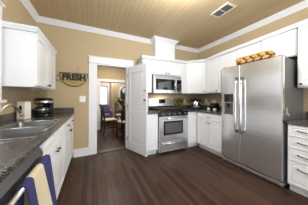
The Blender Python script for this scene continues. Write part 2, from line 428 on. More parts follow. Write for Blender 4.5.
# apron rails that carry the false drawer fronts of the sink cabinet
sc_ = bpy.data.objects['sink_cabinet']
b = B(); bx(b, 0, .86, 0, .02, .70, CT); bx(b, 0, .018, .02, LD, .70, CT); bx(b, .842, .86, .02, LD, .70, CT); obj('rail', b, M['cab'], sc_)
cabinet('base_cabinet', 'white base cabinet with drawer below the coffee maker, by the back wall', (LF, 2.097, 0), PI/2, .955, LD, 0, CT,
        [('drawer', .01, .47, .705, .855, ('knob', .24, .78)), ('drawer', .48, .90, .705, .855, ('knob', .69, .78)),
         ('door', .01, .47, .12, .69, ('knob', .435, .655)), ('door', .48, .90, .12, .69, ('knob', .515, .655))])
cabinet('end_base_cabinet', 'white base cabinet at the near end of the left worktop, before the dishwasher', (LF, -.30, 0), PI/2, .925, LD, 0, CT,
        [('drawer', .01, .457, .705, .855, ('knob', .23, .78)), ('drawer', .467, .915, .705, .855, ('knob', .69, .78)),
         ('door', .01, .457, .12, .69, ('knob', .42, .655)), ('door', .467, .915, .12, .69, ('knob', .50, .655))])
# dishwasher
dw = thing('dishwasher', 'stainless dishwasher under the left worktop beside the sink cabinet', 'dishwasher', (LF, .632, 0), PI/2)
box('body', 0, .598, .03, LD, .1, .864, M['steelside'], dw)
box('kick_plate', 0, .598, .06, .07, 0, .1, M['rubber'], dw)
box('door', .003, .595, -.022, .03, .11, .735, M['steel'], dw, .006)
b = B(); prism(b, [(-.026, .742), (.03, .742), (.03, .856), (.004, .856), (-.026, .80)], .003, .595, 'x'); cp = obj('control_panel', b, M['steeld'], dw, .004)
b = B(); tube(b, [(.04, -.062, .775), (.56, -.062, .775)], .012, 14)
for xx in (.055, .545): tube(b, [(xx, -.02, .775), (xx, -.062, .775)], .009, 10)
obj('handle', b, M['steel'], dw)
# towel folded over the dishwasher handle (world coordinates around the bar)
def towel(name, label, y0, y1, drop, back, seed):
    bar = Vector((LF+.062, 0, .775)); rad = .0165
    prof = []
    for i in range(9): prof.append((-rad-.0, -back*(1-i/8)))               # behind the bar, going up
    for i in range(1, 9):
        t = PI - PI*i/8; prof.append((rad*math.cos(t), rad*math.sin(t)))
    for i in range(1, 15): prof.append((rad, -drop*i/14))                 # in front, going down
    n = 28; b = B(); rows = []
    for j in range(n+1):
        s = j/n; yy = y0+(y1-y0)*s; row = []
        for (dx, dz) in prof:
            k = max(0., -dz)/drop if dx > 0 else 0.
            wob = .020*k*math.sin(s*2*PI*1.6+seed) + .075*k
            yc = (y0+y1)/2
            row.append(b.verts.new((bar.x+dx+wob, yc+(yy-yc)*(1+.04*k), bar.z+dz)))
        rows.append(row)
    for a, c in zip(rows, rows[1:]):
        for i in range(len(prof)-1):
            f = b.faces.new((a[i], a[i+1], c[i+1], c[i])); f.smooth = True
    o = obj(name, b, M['towel'])
    sol = o.modifiers.new('solid', 'SOLIDIFY'); sol.thickness = .005; sol.offset = 1
    return tag(o, label, 'towel')
towel('dish_towel', 'navy and cream striped dish towel hanging over the dishwasher handle', .80, 1.165, .50, .26, 1.2)

# worktop with the sink cut-out
SX0, SX1, SY0, SY1 = -.865, -.368, 1.232, 2.085
CF = -.316
t = thing('countertop', 'dark speckled worktop along the left wall around the sink', 'countertop', (0, 0, 0))
b = B(); z0, z1 = CT, .905; xl = XL+.003
g = .012
xs = [xl, SX0+g, SX1-g, CF]; ys = [-.32, SY0+g, SY1-g, YB-.003]
for i in range(3):
    for j in range(3):
        if i == 1 and j == 1: continue
        bx(b, xs[i], xs[i+1], ys[j], ys[j+1], z0, z1)
bmesh.ops.remove_doubles(b, verts=b.verts, dist=1e-5)
# drop interior duplicate faces
seen = {}
for f in list(b.faces):
    key = tuple(sorted(v.index for v in f.verts))
b.verts.index_update()
for f in list(b.faces):
    key = tuple(sorted(v.index for v in f.verts)); seen.setdefault(key, []).append(f)
bmesh.ops.delete(b, geom=[f for k in seen.values() if len(k) > 1 for f in k], context='FACES_ONLY')
obj('top', b, M['granite'], t, .006)
b = B(); bx(b, xl, xl+.02, -.32, YB-.003, .9055, 1.0); bx(b, xl+.02, CF-.01, YB-.023, YB-.003, .9055, 1.0)
obj('backsplash', b, M['granite'], t, .003)

# sink
sk = thing('sink', 'stainless double-bowl sink set into the dark left worktop', 'sink', (0, 0, .905))
b = B(); ym = (SY0+SY1)/2; rw = .024
bowls = [(SX0+.085, SX1-rw, SY0+rw, ym-.018), (SX0+.085, SX1-rw, ym+.018, SY1-rw)]
X = sorted({SX0, SX1, bowls[0][0], bowls[0][1]}); Y = sorted({SY0, SY1, bowls[0][2], bowls[0][3], bowls[1][2], bowls[1][3]})
for i in range(3):
    for j in range(5):
        if i == 1 and j in (1, 3): continue
        bx(b, X[i], X[i+1], Y[j], Y[j+1], .0005, .009)
obj('rim', b, M['chrome'], sk, .003, label='bright stainless rim')
for (x0, x1, y0, y1) in bowls:
    b = B(); r_ = .06
    def rr(s, z):
        pts = []; xx0, xx1, yy0, yy1 = x0+s, x1-s, y0+s, y1-s
        for cx_, cy_, a0 in ((xx1-r_, yy1-r_, 0), (xx0+r_, yy1-r_, PI/2), (xx0+r_, yy0+r_, PI), (xx1-r_, yy0+r_, 1.5*PI)):
            for q in range(7):
                a = a0+PI/2*q/6; pts.append((cx_+r_*math.cos(a), cy_+r_*math.sin(a), z))
        return [b.verts.new(p) for p in pts]
    rings = [rr(-.004, .006), rr(.0, .0), rr(.006, -.12), rr(.02, -.16), rr(.05, -.172)]
    for p, q in zip(rings, rings[1:]):
        for i in range(len(p)):
            f = b.faces.new((p[i], p[(i+1) % len(p)], q[(i+1) % len(p)], q[i])); f.smooth = True
    b.faces.new(rings[-1])
    bo = obj('bowl', b, M['sinksteel'], sk)
    so = bo.modifiers.new('s', 'SOLIDIFY'); so.thickness = .0015
    b = B(); lathe(b, [(.042, -.171), (.042, -.168), (.03, -.168), (.012, -.1695)], 18, ((x0+x1)/2, (y0+y1)/2, 0)); obj('drain', b, M['chrome'], bo)
# faucet
fc = thing('faucet', 'brushed nickel arched faucet at the back of the double sink', 'faucet', (SX0+.043, 1.72, .9145))
b = B(); lathe(b, [(.03, 0), (.03, .008), (.022, .014), (.02, .07), (.016, .085)], 18); obj('base', b, M['nickel'], fc)
b = B(); pts = []
for i in range(13):
    tt = i/12; pts.append((.02+.10*tt, .19*tt, .06+.17*math.sin(PI*(.12+.74*tt))*1.0-.02))
tube(b, [(0, 0, .06)]+pts, .0125, 12); e_ = pts[-1]; tube(b, [e_, (e_[0]+.006, e_[1]+.006, e_[2]-.03)], .015, 12)
obj('spout', b, M['nickel'], fc)
b = B(); tube(b, [(0, 0, .08), (0, -.02, .1), (.01, -.09, .125)], .008, 10, taper=[1.4, 1, .7]); obj('lever', b, M['nickel'], fc)

# things on the left worktop
cn = thing('canister', 'upright cream enamel canister with dark handle slot, left of the coffee maker', 'canister', (-.835, 2.36, .9055), -.35)
b = B(); lathe(b, [(.068, 0), (.072, .004), (.070, .225)], 4, (0,0,0), sc=(1,1)); bmesh.ops.rotate(b, verts=b.verts, cent=(0,0,0), matrix=Matrix.Rotation(PI/4, 3, 'Z'))
for f in b.faces: f.smooth = False
obj('body', b, M['cream'], cn, .008)
b = B(); bx(b, -.052, .052, -.052, .052, .2255, .236); obj('lid', b, M['cream'], cn, .004)
b = B()
pts = [(.0+.013*math.cos(a), -.053, .15+.032*math.sin(a)) for a in [2*PI*i/16 for i in range(17)]]
tube(b, pts, .004, 6); bx(b, -.009, .009, -.0525, -.0505, .122, .178); obj('handle', b, M['ink'], cn, label='dark oval handle slot')

cm = thing('coffee_maker', 'black and chrome coffee maker in the left corner of the worktop', 'coffee maker', (-.69, 2.62, .9055), -.6)
b = B(); lathe(b, [(.115, 0), (.12, .006), (.12, .03), (.113, .036)], 32, sc=(1, .95)); obj('base', b, M['black'], cm)
b = B(); bx(b, -.075, .075, .035, .1, .034, .20); obj('column', b, M['black'], cm, .01)
b = B(); lathe(b, [(.08, .037), (.094, .05), (.096, .11), (.075, .152), (.06, .162), (.06, .168)], 28, (-.015, -.02, 0)); ca_ = obj('carafe', b, M['smoke'], cm, label='smoked glass carafe')
b = B(); lathe(b, [(.0972, .098), (.0985, .104), (.095, .114)], 28, (-.015, -.02, 0)); obj('band', b, M['chrome'], ca_)
b = B(); tube(b, [(-.015, -.11, .055), (-.015, -.145, .07), (-.015, -.145, .12), (-.015, -.105, .13)], .009, 8); obj('handle', b, M['black'], ca_)
b = B(); lathe(b, [(.105, .18), (.125, .19), (.128, .25), (.12, .272), (.09, .285), (.03, .288)], 32, sc=(1, .92)); hd = obj('head', b, M['black'], cm)
b = B(); lathe(b, [(.1285, .205), (.13, .21), (.13, .236), (.1285, .242)], 32, sc=(1, .92)); obj('trim_ring', b, M['chrome'], hd)

# left wall cabinet
LC0, LC1, LCX = 2.003, 2.90, -.617
wdt = LC1-LC0
lc = cabinet('wall_cabinet', 'white wall cabinet left of the FRESH sign, above the coffee maker', (LCX, LC0, 0), PI/2, wdt, LCX-XL-.003, 1.322, 1.99,
        [('door', .012, wdt/2-.003, 1.34, 1.965, ('knob', wdt/2-.035, 1.375)), ('door', wdt/2+.003, wdt-.02, 1.34, 1.965, ('knob', wdt/2+.038, 1.375))], toe=False)
COR = [(0, -.03), (.022, -.03), (.026, -.016), (.038, .0), (.044, .012), (.044, .022), (0, .022)]
b = B(); dd = LCX-XL-.003
sweep(b, [(0, dd), (0, 0), (wdt, 0)], [(o, 1.995+h) for o, h in COR])
obj('cornice', b, M['cab'], lc)

# sign
sg = thing('wall_sign', 'half-round weathered wooden sign reading FRESH on the back wall', 'sign', (-.326, YB-.002, 1.684))
b = B(); R1, R2 = .24, .262
pts = [(-R1, 0), (R1, 0)] + [(R1*math.cos(a), -R2*math.sin(a)**.85) for a in [PI*i/24 for i in range(1, 24)]]
prism(b, pts, -.018, 0, 'y'); obj('board', b, M['signw'], sg, .002)
b = B(); arc = [(R1*math.cos(a), -.016, -R2*math.sin(a)**.85) for a in [PI*i/24 for i in range(25)]]
tube(b, arc, .007, 6); tube(b, [(-R1-.006, -.016, 0), (R1+.006, -.016, 0)], .008, 6); obj('rim', b, M['signe'], sg, label='darker worn rim')
b = B(); pts = [(-R1-.028+.04*math.cos(a), -.01, -.105+.05*math.sin(a)) for a in [2*PI*i/20 for i in range(21)]]
tube(b, pts, .009, 8); obj('handle', b, M['signw'], sg)
cu = bpy.data.curves.new('t', 'FONT'); cu.body = 'FRESH'; cu.size = .165; cu.extrude = .002; cu.align_x = 'CENTER'; cu.offset = .010; cu.space_character = 1.02
tmp = bpy.data.objects.new('t', cu); C.objects.link(tmp); bpy.context.view_layer.update()
me = bpy.data.meshes.new_from_object(tmp.evaluated_get(bpy.context.evaluated_depsgraph_get())); bpy.data.objects.remove(tmp)
me.materials.append(M['ink'])
lt = bpy.data.objects.new('lettering', me); C.objects.link(lt); lt.parent = sg; lt['label'] = 'black capitals FRESH'
wx = max(v.co.x for v in me.vertices)-min(v.co.x for v in me.vertices)
for v in me.vertices:
    v.co.x *= .40/wx
lt.location = (.0, -.0205, -.137); lt.rotation_euler = (PI/2, 0, 0)
b = B(); st = []
for i in range(10):
    a = PI/2+PI*i/5; r = .016 if i % 2 == 0 else .007; st.append((r*math.cos(a), -.19+r*math.sin(a)))
prism(b, st, -.021, -.0185, 'y'); obj('star', b, M['ink'], sg)
b = B(); pts = []
for i in range(33):
    a = 2*PI*i/32; pts.append((.06+.022*math.sin(a*1.0)*(1 if i < 0 else 1), -.006, .075+.052*math.cos(a)))
pts = [(.062+.024*math.sin(2*a), -.006, .075+.055*math.cos(a)) for a in [2*PI*i/32 for i in range(33)]]
tube(b, pts, .0022, 6); tube(b, [(.062, -.006, .02), (.062, -.006, .002)], .0022, 6)
tube(b, [(-.10, -.006, .055), (-.06, -.006, .06), (-.02, -.006, .05), (.0, -.006, .045), (.062, -.006, .02)], .0018, 6)
obj('wire_hanger', b, M['wire'], sg, label='thin rusty wire loops above the board')

# switch plate
def wall_plate(name, label, cat, loc, rz, w=.08, h=.12, n=1, group=None):
    t = thing(name, label, cat, loc, rz, group)
    box('plate', -w/2, w/2, -.006, 0, -h/2, h/2, M['plate'], t, .002)
    for i in range(n):
        b = B(); xx = (i-(n-1)/2)*.046
        if cat == 'light switch': bx(b, xx-.005, xx+.005, -.016, -.006, -.008, .012)
        else:
            for zz in (-.022, .022): lathe(b, [(.016, -.006), (.016, -.0085), (.012, -.009)], 14, (xx, 0, zz), 'y')
        obj('toggle' if cat == 'light switch' else 'socket', b, M['plate'], t)
    return t
wall_plate('switch_plate', 'white double light switch plate on the tan wall left of the doorway', 'light switch', (-.18, YB-.001, 1.168), 0, .11, .125, 2)

# ------------------------------------------------------------------ back run
BF = 2.475                                   # carcass front of the back base run
cabinet('narrow_base_cabinet', 'narrow white base cabinet between the open door and the range', (1.005, BF, 0), 0, .248, YB-BF-.003, 0, CT,
        [('door', .01, .238, .12, .855)])
box('countertop', 1.003, 1.254, 2.435, YB-.003, CT+.001, .905, M['granite'], None, .005)
tag(bpy.data.objects['countertop.001'], 'short piece of dark worktop left of the range', 'countertop')
cabinet('corner_base_cabinet', 'white base cabinet between the range and the right-hand corner', (2.022, BF, 0), 0, .88, YB-BF-.003, 0, CT,
        [('door', .012, .265, .12, .855)])

# range
RX0, RX1, RY = 1.262, 2.014, 2.44
rg = thing('range', 'stainless freestanding gas range with black cooktop, between the white cabinets', 'range', (RX0, RY, 0))
RW = RX1-RX0; RD = YB-RY-.004
box('body', .002, RW-.002, .03, RD, .03, .885, M['steelside'], rg)
for xx in (.05, RW-.05):
    for yy in (.08, RD-.05): b = B(); lathe(b, [(.018, 0), (.018, .03)], 10, (xx, yy, 0)); obj('foot', b, M['rubber'], rg)
dwr = box('drawer', .004, RW-.004, -.02, .03, .045, .265, M['steel'], rg, .006)
b = B(); tube(b, [(.06, -.05, .235), (RW/2, -.066, .235), (RW-.06, -.05, .235)], .012, 10)
for xx in (.07, RW-.07): tube(b, [(xx, -.015, .235), (xx, -.052, .235)], .009, 8)
obj('handle', b, M['chrome'], dwr)
od = box('oven_door', .004, RW-.004, -.025, .03, .275, .80, M['steel'], rg, .006)
b = B(); bx(b, .10, RW-.15, -.027, -.024, .405, .70); obj('window_frame', b, M['bglass'], od, .004)
b = B(); bx(b, .135, RW-.185, -.0285, -.0265, .44, .665); obj('window', b, M['ovenglass'], od, .003)
b = B(); tube(b, [(.05, -.065, .762), (RW/2, -.08, .762), (RW-.05, -.065, .762)], .013, 12)
for xx in (.065, RW-.065): tube(b, [(xx, -.02, .762), (xx, -.067, .762)], .010, 8)
obj('handle', b, M['chrome'], od)
b = B(); prism(b, [(-.022, .808), (.05, .808), (.05, .892), (-.004, .892)], .002, RW-.002, 'x'); cpn = obj('control_panel', b, M['black'], rg, .003)
for i in range(5):
    xx = .09+i*(RW-.18)/4
    b = B(); lathe(b, [(.026, -.014), (.026, -.02), (.02, -.024), (.017, -.05), (.006, -.052)], 16, (xx, 0, .85), 'y'); bx(b, xx-.004, xx+.004, -.056, -.03, .833, .867)
    obj('knob', b, M['steeld'], cpn)
b = B(); bx(b, 0, RW, .0, RD-.06, .892, .908); obj('cooktop', b, M['black'], rg, .004)
for gx in (.02, RW/2+.006):
    gw = RW/2-.026; b = B(); z = .948; r = .010
    for yy in (.04, .16, .28, .40, .50): tube(b, [(gx, yy, z), (gx+gw, yy, z)], r, 6)
    for k in range(4): tube(b, [(gx+gw*k/3, .04, z), (gx+gw*k/3, .50, z)], r, 6)
    for xx in (gx, gx+gw):
        for yy in (.04, .28, .50): tube(b, [(xx, yy, .908), (xx, yy, z)], r, 6)
    obj('grate', b, M['iron'], rg)
for xx in (RW*.25, RW*.75):
    for yy in (.13, .40):
        b = B(); lathe(b, [(.05, .908), (.048, .918), (.03, .92), (.03, .927), (.01, .928)], 18, (xx, yy, 0)); obj('burner', b, M['iron'], rg)
b = B(); prism(b, [(RD-.07, .908), (RD, .908), (RD, 1.19), (RD-.045, 1.19), (RD-.07, 1.0)], .0, RW, 'x'); bg = obj('backguard', b, M['steel'], rg, .005)
b = B(); prism(b, [(RD-.0635, 1.06), (RD-.05, 1.06), (RD-.04, 1.165), (RD-.0502, 1.165)], RW*.38, RW*.64, 'x'); obj('display', b, M['bglass'], bg, label='black clock display')
b = B(); prism(b, [(RD-.071, .91), (RD-.06, .91), (RD-.06, .985), (RD-.071, .985)], .004, RW-.004, 'x'); obj('vent_slot', b, M['black'], bg)

# microwave with the cabinet above
UF = 2.745
mwx0, mwx1, mwz0, mwz1 = 1.240, 2.006, 1.302, 1.735
mw = thing('microwave', 'stainless over-the-range microwave under the white cabinet', 'microwave', (mwx0, 2.665, 0))
MW = mwx1-mwx0
box('body', .002, MW-.002, .03, .40, mwz0, mwz1, M['steelside'], mw, .003)
box('vent_grille', .002, MW-.002, .0, .03, mwz1-.075, mwz1-.002, M['steel'], mw, .003)
b = B()
for k in range(3): bx(b, .03, MW-.03, -.0015, .0, mwz1-.06+.018*k, mwz1-.052+.018*k)
obj('louvre', b, M['steeld'], bpy.data.objects['vent_grille'])
md = box('door', .002, MW*.78, -.012, .03, mwz0+.004, mwz1-.079, M['steel'], mw, .005)
b = B(); bx(b, .05, MW*.72, -.0145, -.0115, mwz0+.08, mwz1-.1); obj('window', b, M['bglass'], md, .004)
b = B(); tube(b, [(MW*.75, -.03, mwz0+.05), (MW*.75, -.045, (mwz0+mwz1)/2-.04), (MW*.75, -.03, mwz1-.1)], .009, 10)
for zz in (mwz0+.055, mwz1-.105): tube(b, [(MW*.75, -.01, zz), (MW*.75, -.032, zz)], .007, 8)
obj('handle', b, M['chrome'], md)
mp_ = box('control_panel', MW*.785, MW-.002, -.01, .03, mwz0+.004, mwz1-.079, M['steel'], mw, .004)
b = B(); bx(b, MW*.80, MW*.97, -.012, -.0095, mwz0+.05, mwz1-.1); kp = obj('keypad', b, M['bglass'], mp_)
b = B()
for i in range(3):
    for j in range(5): bx(b, MW*.815+i*.04, MW*.815+i*.04+.03, -.0132, -.012, mwz0+.065+j*.037, mwz0+.065+j*.037+.022)
obj('button', b, M['steeld'], kp)

TB = 2.095
uc = cabinet('microwave_cabinet', 'white two-door wall cabinet directly above the microwave', (1.235, UF, 0), 0, .775, YB-UF-.003, 1.742, TB,
        [('door', .015, .383, 1.755, 2.055, ('knob', .35, 1.785)), ('door', .391, .76, 1.755, 2.055, ('knob', .425, 1.785))], toe=False)
b = B(); bx(b, 1.005, 1.233, UF, YB-.003, 1.312, TB)
fl = thing('filler_cabinet', 'narrow white wall cabinet left of the microwave, behind the open door', 'cabinet', (0, 0, 0)); obj('body', b, M['cab'], fl, .002)
b = B(); panel_front(b, 1.02, 1.22, 1.33, 2.055); bmesh.ops.translate(b, verts=b.verts, vec=(0, UF, 0)); obj('door', b, M['cab'], fl, .002)
b = B(); bx(b, 2.012, 2.228, UF, YB-.003, 1.312, TB)
fl = thing('filler_cabinet', 'narrow white wall cabinet right of the microwave, before the corner cabinet', 'cabinet', (0, 0, 0)); obj('body', b, M['cab'], fl, .002)
b = B(); bx(b, 2.018, 2.222, UF-.012, UF, 1.318, TB-.03); obj('panel', b, M['cab'], fl, .003)

# diagonal corner wall cabinet
UX = 2.595                                  # carcass front of the right uppers
p0 = Vector((2.232, UF)); p1 = Vector((UX, 2.445))
dl = (p1-p0).length; da = math.atan2(p1.y-p0.y, p1.x-p0.x)
dg = thing('corner_wall_cabinet', 'white diagonal corner wall cabinet above the rice cooker', 'cabinet', (p0.x, p0.y, 0), da)
ca, sa = math.cos(-da), math.sin(-da)
def tol(x, y):
    x -= p0.x; y -= p0.y; return (x*ca-y*sa, x*sa+y*ca)
b = B(); prism(b, [tol(p0.x, p0.y), tol(p1.x, p1.y), tol(XR-.003, 2.445), tol(XR-.003, YB-.003), tol(p0.x, YB-.003)], 1.312, 2.125, 'z')
obj('body', b, M['cab'], dg, .002)
b = B(); panel_front(b, .02, dl-.02, 1.328, 2.09); q = obj('door', b, M['cab'], dg, .002); knob_on(q, dl-.05, 1.362)

# right run uppers
RD_ = XR-UX-.003
cabinet('tall_wall_cabinet', 'white single-door wall cabinet between corner cabinet and refrigerator', (UX, 2.44, 0), -PI/2, .415, RD_, 1.316, 2.155,
        [('door', .015, .36, 1.332, 2.12, ('knob', .33, 1.365))], toe=False)
fx = [2.02, 1.655, 1.235, .818]
fz = [2.165, 2.18, 2.20]
fcab = [('far', 'first white cabinet above the refrigerator, nearest the corner'), ('mid', 'middle white cabinet above the refrigerator, behind the basket'), ('near', 'third white cabinet above the refrigerator, nearest the viewer')]
for i in range(3):
    ww = fx[i]-fx[i+1]-.003
    cabinet('fridge_top_cabinet', fcab[i][1], (UX, fx[i], 0), -PI/2, ww, RD_, 1.80, fz[i],
            [('door', .008, ww-.008, 1.81, fz[i]-.03)], toe=False, group='short cabinets above the refrigerator', under=True)
cabinet('near_wall_cabinet', 'white wall cabinet at the right edge, above the drawer unit', (UX, .812, 0), -PI/2, .5, RD_, 1.352, 2.225,
        [('door', .012, .47, 1.368, 2.19, ('knob', .045, 1.395))], toe=False)
# cornice along the whole run of uppers
b = B(); e = .012
pa = [(1.005, YB-.003, 2.10), (1.005, UF-.02, 2.10), (2.224, UF-.02, 2.12), (UX-.02, 2.437, 2.145), (UX-.02, 2.0, 2.175), (UX-.02, 1.2, 2.20), (UX-.02, .31, 2.228)]
sweep(b, pa, [(o-.001, h) for o, h in COR])
tag(obj('cabinet_cornice', b, M['cab']), 'white cornice strip running along the tops of the wall cabinets', 'cornice')

# right base run
RF = 2.318
cabinet('drawer_base_cabinet', 'white base cabinet with one drawer and two doors beside the refrigerator', (RF, 2.45, 0), -PI/2, .685, XR-RF-.003, 0, CT,
        [('drawer', .03, .675, .715, .853, ('pull', .352, .785, .09)), ('door', .03, .349, .12, .70, ('knob', .315, .655)), ('door', .355, .675, .12, .70, ('knob', .39, .655))])
# painted kick boards in front of the toe recess
t = thing('countertop', 'dark speckled L-shaped worktop right of the range, in the corner', 'countertop')
b = B(); prism(b, [(2.018, 2.435), (2.275, 2.435), (2.275, 1.768), (XR-.003, 1.768), (XR-.003, YB-.003), (2.018, YB-.003)], CT+.001, .905, 'z'); obj('top', b, M['granite'], t, .005)
b = B(); bx(b, 2.02, XR-.024, YB-.023, YB-.003, .9055, 1.0); bx(b, XR-.023, XR-.003, 1.77, YB-.003, .9055, 1.0); obj('backsplash', b, M['granite'], t, .003)

# near drawer unit
DF = 2.296
du = [('drawer', .012, .50, .722, .855, ('pull', .20, .80, .2)), ('drawer', .012, .50, .572, .712, ('pull', .20, .655, .2)), ('drawer', .012, .50, .415, .562, ('pull', .20, .50, .2)), ('drawer', .012, .50, .12, .405, ('pull', .20, .33, .2))]
cabinet('drawer_unit', 'white four-drawer base unit at the right edge beside the refrigerator', (DF, .806, 0), -PI/2, .52, XR-DF-.003, 0, CT, du)
t = thing('countertop', 'dark worktop on the drawer unit at the right edge', 'countertop')
box('top', 2.262, XR-.003, .27, .812, CT+.001, .905, M['granite'], t, .005)
box('backsplash', XR-.023, XR-.003, .27, .812, .9055, 1.0, M['granite'], t, .003)

# refrigerator
FX, FY0, FY1, FZ = 2.257, .842, 1.748, 1.768
fr = thing('refrigerator', 'large stainless side-by-side refrigerator with ice dispenser', 'refrigerator', (FX, FY1, 0), -PI/2)
FW = FY1-FY0; FS = FY1-1.392
box('body', .004, FW-.004, .075, .655, .02, FZ-.02, M['steelside'], fr, .004)
box('grille', .01, FW-.01, .05, .075, .012, .10, M['rubber'], fr, .003)
b = B(); bx(b, .0, FW, .02, .06, .025, .075); obj('kick_plate', b, M['steel'], fr, .006)
for xx in (.05, FW-.05): b = B(); lathe(b, [(.02, 0), (.02, .03)], 12, (xx, .06, 0)); obj('foot', b, M['rubber'], fr)
d1 = box('freezer_door', .002, FS-.004, .0, .07, .095, FZ, M['steelv'], fr, .012)
d2 = box('fridge_door', FS+.004, FW-.002, .0, .07, .095, FZ, M['steelv'], fr, .012)
for dd_, xx in ((d1, FS-.045), (d2, FS+.045)):
    b = B(); pts = [(xx, -.012, .62), (xx, -.052, .66)]+[(xx, -.058, .7+.1*k) for k in range(8)]+[(xx, -.052, 1.50), (xx, -.012, 1.54)]
    tube(b, pts, .0135, 12); hh = obj('handle', b, M['chrome'], dd_)
    for zz in (.615, 1.51): b = B(); bx(b, xx-.016, xx+.016, -.05, .0, zz, zz+.045); obj('bracket', b, M['steeld'], hh, .005)
# dispenser
x0, x1, z0, z1 = .055, .255, .90, 1.285
dp = thing('tmp', '', ''); bpy.data.objects.remove(dp)
b = B(); bx(b, x0, x1, -.004, .0, z0, z1); di = obj('dispenser', b, M['steel'], d1, .002)
b = B(); bx(b, x0+.012, x1-.012, -.006, -.003, 1.13, z1-.012); obj('control_panel', b, M['bglass'], di, .002, label='black dispenser panel')
b = B(); bx(b, x0+.02, x1-.02, -.0055, -.003, z0+.03, 1.12); obj('recess', b, M['steeld'], di, .002)
b = B(); bx(b, x0+.02, x1-.02, -.03, -.003, z0+.012, z0+.03); obj('tray', b, M['steeld'], di, .003)
b = B(); bx(b, x0+.075, x1-.075, -.016, -.004, 1.03, 1.10); obj('paddle', b, M['black'], di, .003)
for xx in (.05, FW-.05): b = B(); bx(b, xx-.03, xx+.03, .02, .14, FZ-.0, FZ+.014); obj('hinge_cover', b, M['steeld'], fr, .004)

# braided basket on the refrigerator
bk = thing('basket', 'long braided seagrass basket lying on top of the refrigerator', 'basket', (2.342, 1.232, FZ+.001), -PI/2)
hw_, hd_, hh_ = .238, .072, .112
def per(t):
    """rounded-rectangle perimeter"""
    r = .055; sx_, sy_ = hw_-r, hd_-r
    segs = [2*sx_, PI*r/2, 2*sy_, PI*r/2]*2; tot = sum(segs); d = (t % 1)*tot
    cs = [(-sx_, -hd_, 1, 0), (sx_, -sy_, -PI/2), (hw_, -sy_, 0, 1), (sx_, sy_, 0), (sx_, hd_, -1, 0), (-sx_, sy_, PI/2), (-hw_, sy_, 0, -1), (-sx_, -sy_, PI)]
    for s, c in zip(segs, cs):
        if d <= s:
            if len(c) == 4: return (c[0]+c[2]*d, c[1]+c[3]*d)
            a = c[2]+d/r; return (c[0]+r*math.cos(a), c[1]+r*math.sin(a))
        d -= s
    return (-sx_, -hd_)
b = B(); n = 72
rin = [[b.verts.new((per(i/n)[0]*k, per(i/n)[1]*k, z)) for i in range(n)] for k, z in ((.9, .0), (.95, hh_*.96), (.88, hh_*.96), (.84, .012))]
for p, q in zip(rin, rin[1:]):
    for i in range(n): b.faces.new((p[i], p[(i+1) % n], q[(i+1) % n], q[i]))
b.faces.new(rin[0]); b.faces.new(rin[-1])
obj('wall', b, M['strawd'], bk)
b = B(); N = 34
for i in range(N):
    for rowi, (za, zb) in enumerate(((.010, .052), (.098, .056))):
        t0 = (i+.0)/N; t1 = (i+1.25)/N
        pts = []
        for k in range(7):
            s = k/6; q = per(t0+(t1-t0)*s); o = 1.0+.05*math.sin(PI*s)
            pts.append((q[0]*o, q[1]*(1+.12*math.sin(PI*s)), za+(zb-za)*s))
        tube(b, pts, .0145, 7, mi=(1 if (i+rowi) % 3 == 0 else 0), taper=[.35, .8, 1, 1.05, 1, .8, .4])
obj('braid', b, [M['straw'], M['strawd']], bk)
b = B(); pts = [(per(i/n)[0]*.98, per(i/n)[1]*.98, hh_) for i in range(n+1)]; tube(b, pts, .009, 7); obj('rim', b, M['straw'], bk)

# ceiling vent
vt = thing('ceiling_vent', 'cream metal air vent with dark louvres in the beadboard ceiling', 'vent', (1.95, 1.488, ZC-.001))
b = B(); W2, L2, k = .105, .165, .028
bx(b, -W2, W2, -L2, -L2+k, -.012, 0); bx(b, -W2, W2, L2-k, L2, -.012, 0); bx(b, -W2, -W2+k, -L2+k, L2-k, -.012, 0); bx(b, W2-k, W2, -L2+k, L2-k, -.012, 0); bx(b, -W2+k, W2-k, -.008, .008, -.012, 0)
obj('frame', b, M['vent'], vt, .003)
box('backing', -W2+k, W2-k, -L2+k, L2-k, -.002, 0, M['ventd'], vt)
b = B()
for yc in (-.073, .073):
    for i in range(7):
        yy = yc-.054+i*.018; prism(b, [(yy, -.003), (yy+.002, -.003), (yy+.009, -.011), (yy+.007, -.011)], -W2+k, W2-k, 'x')
obj('louvre', b, M['steeld'], vt)

# things on the corner worktop
fp = thing('flower_pot', 'small dark pot of red flowers and green leaves right of the range', 'potted plant', (2.10, 2.84, .9055))
fp.scale = (1.2, 1.2, 1.12)
b = B(); lathe(b, [(.045, 0), (.06, .05), (.058, .09), (.062, .095), (.062, .105), (.045, .105)], 20); obj('pot', b, M['pot'], fp)
def leaves(b, n, r, z0, z1, ln, wd, mi=0, seed=1):
    rnd = random.Random(seed)
    for i in range(n):
        a = rnd.random()*2*PI; rr = r*math.sqrt(rnd.random()); z = z0+(z1-z0)*rnd.random(); el = rnd.uniform(-.3, 1.1)
        d = Vector((math.cos(a)*math.cos(el), math.sin(a)*math.cos(el), math.sin(el))); s = d.cross(Vector((0, 0, 1))).normalized()
        p = Vector((math.cos(a)*rr, math.sin(a)*rr, z)); nn = s.cross(d)
        v = [b.verts.new(q) for q in (p, p+d*ln*.5+s*wd-nn*wd*.3, p+d*ln, p+d*ln*.5-s*wd-nn*wd*.3)]; m_ = b.verts.new(p+d*ln*.5)
        for i0 in range(4):
            f = b.faces.new((v[i0], v[(i0+1) % 4], m_)); f.material_index = mi
b = B(); leaves(b, 120, .065, .10, .23, .055, .015, 0, 3); obj('foliage', b, M['leaf'], fp)['kind'] = 'stuff'
b = B(); leaves(b, 30, .07, .08, .14, .07, .012, 0, 5); obj('pale_leaves', b, M['lime'], fp, label='yellow-green lower leaves')['kind'] = 'stuff'
rnd = random.Random(4)
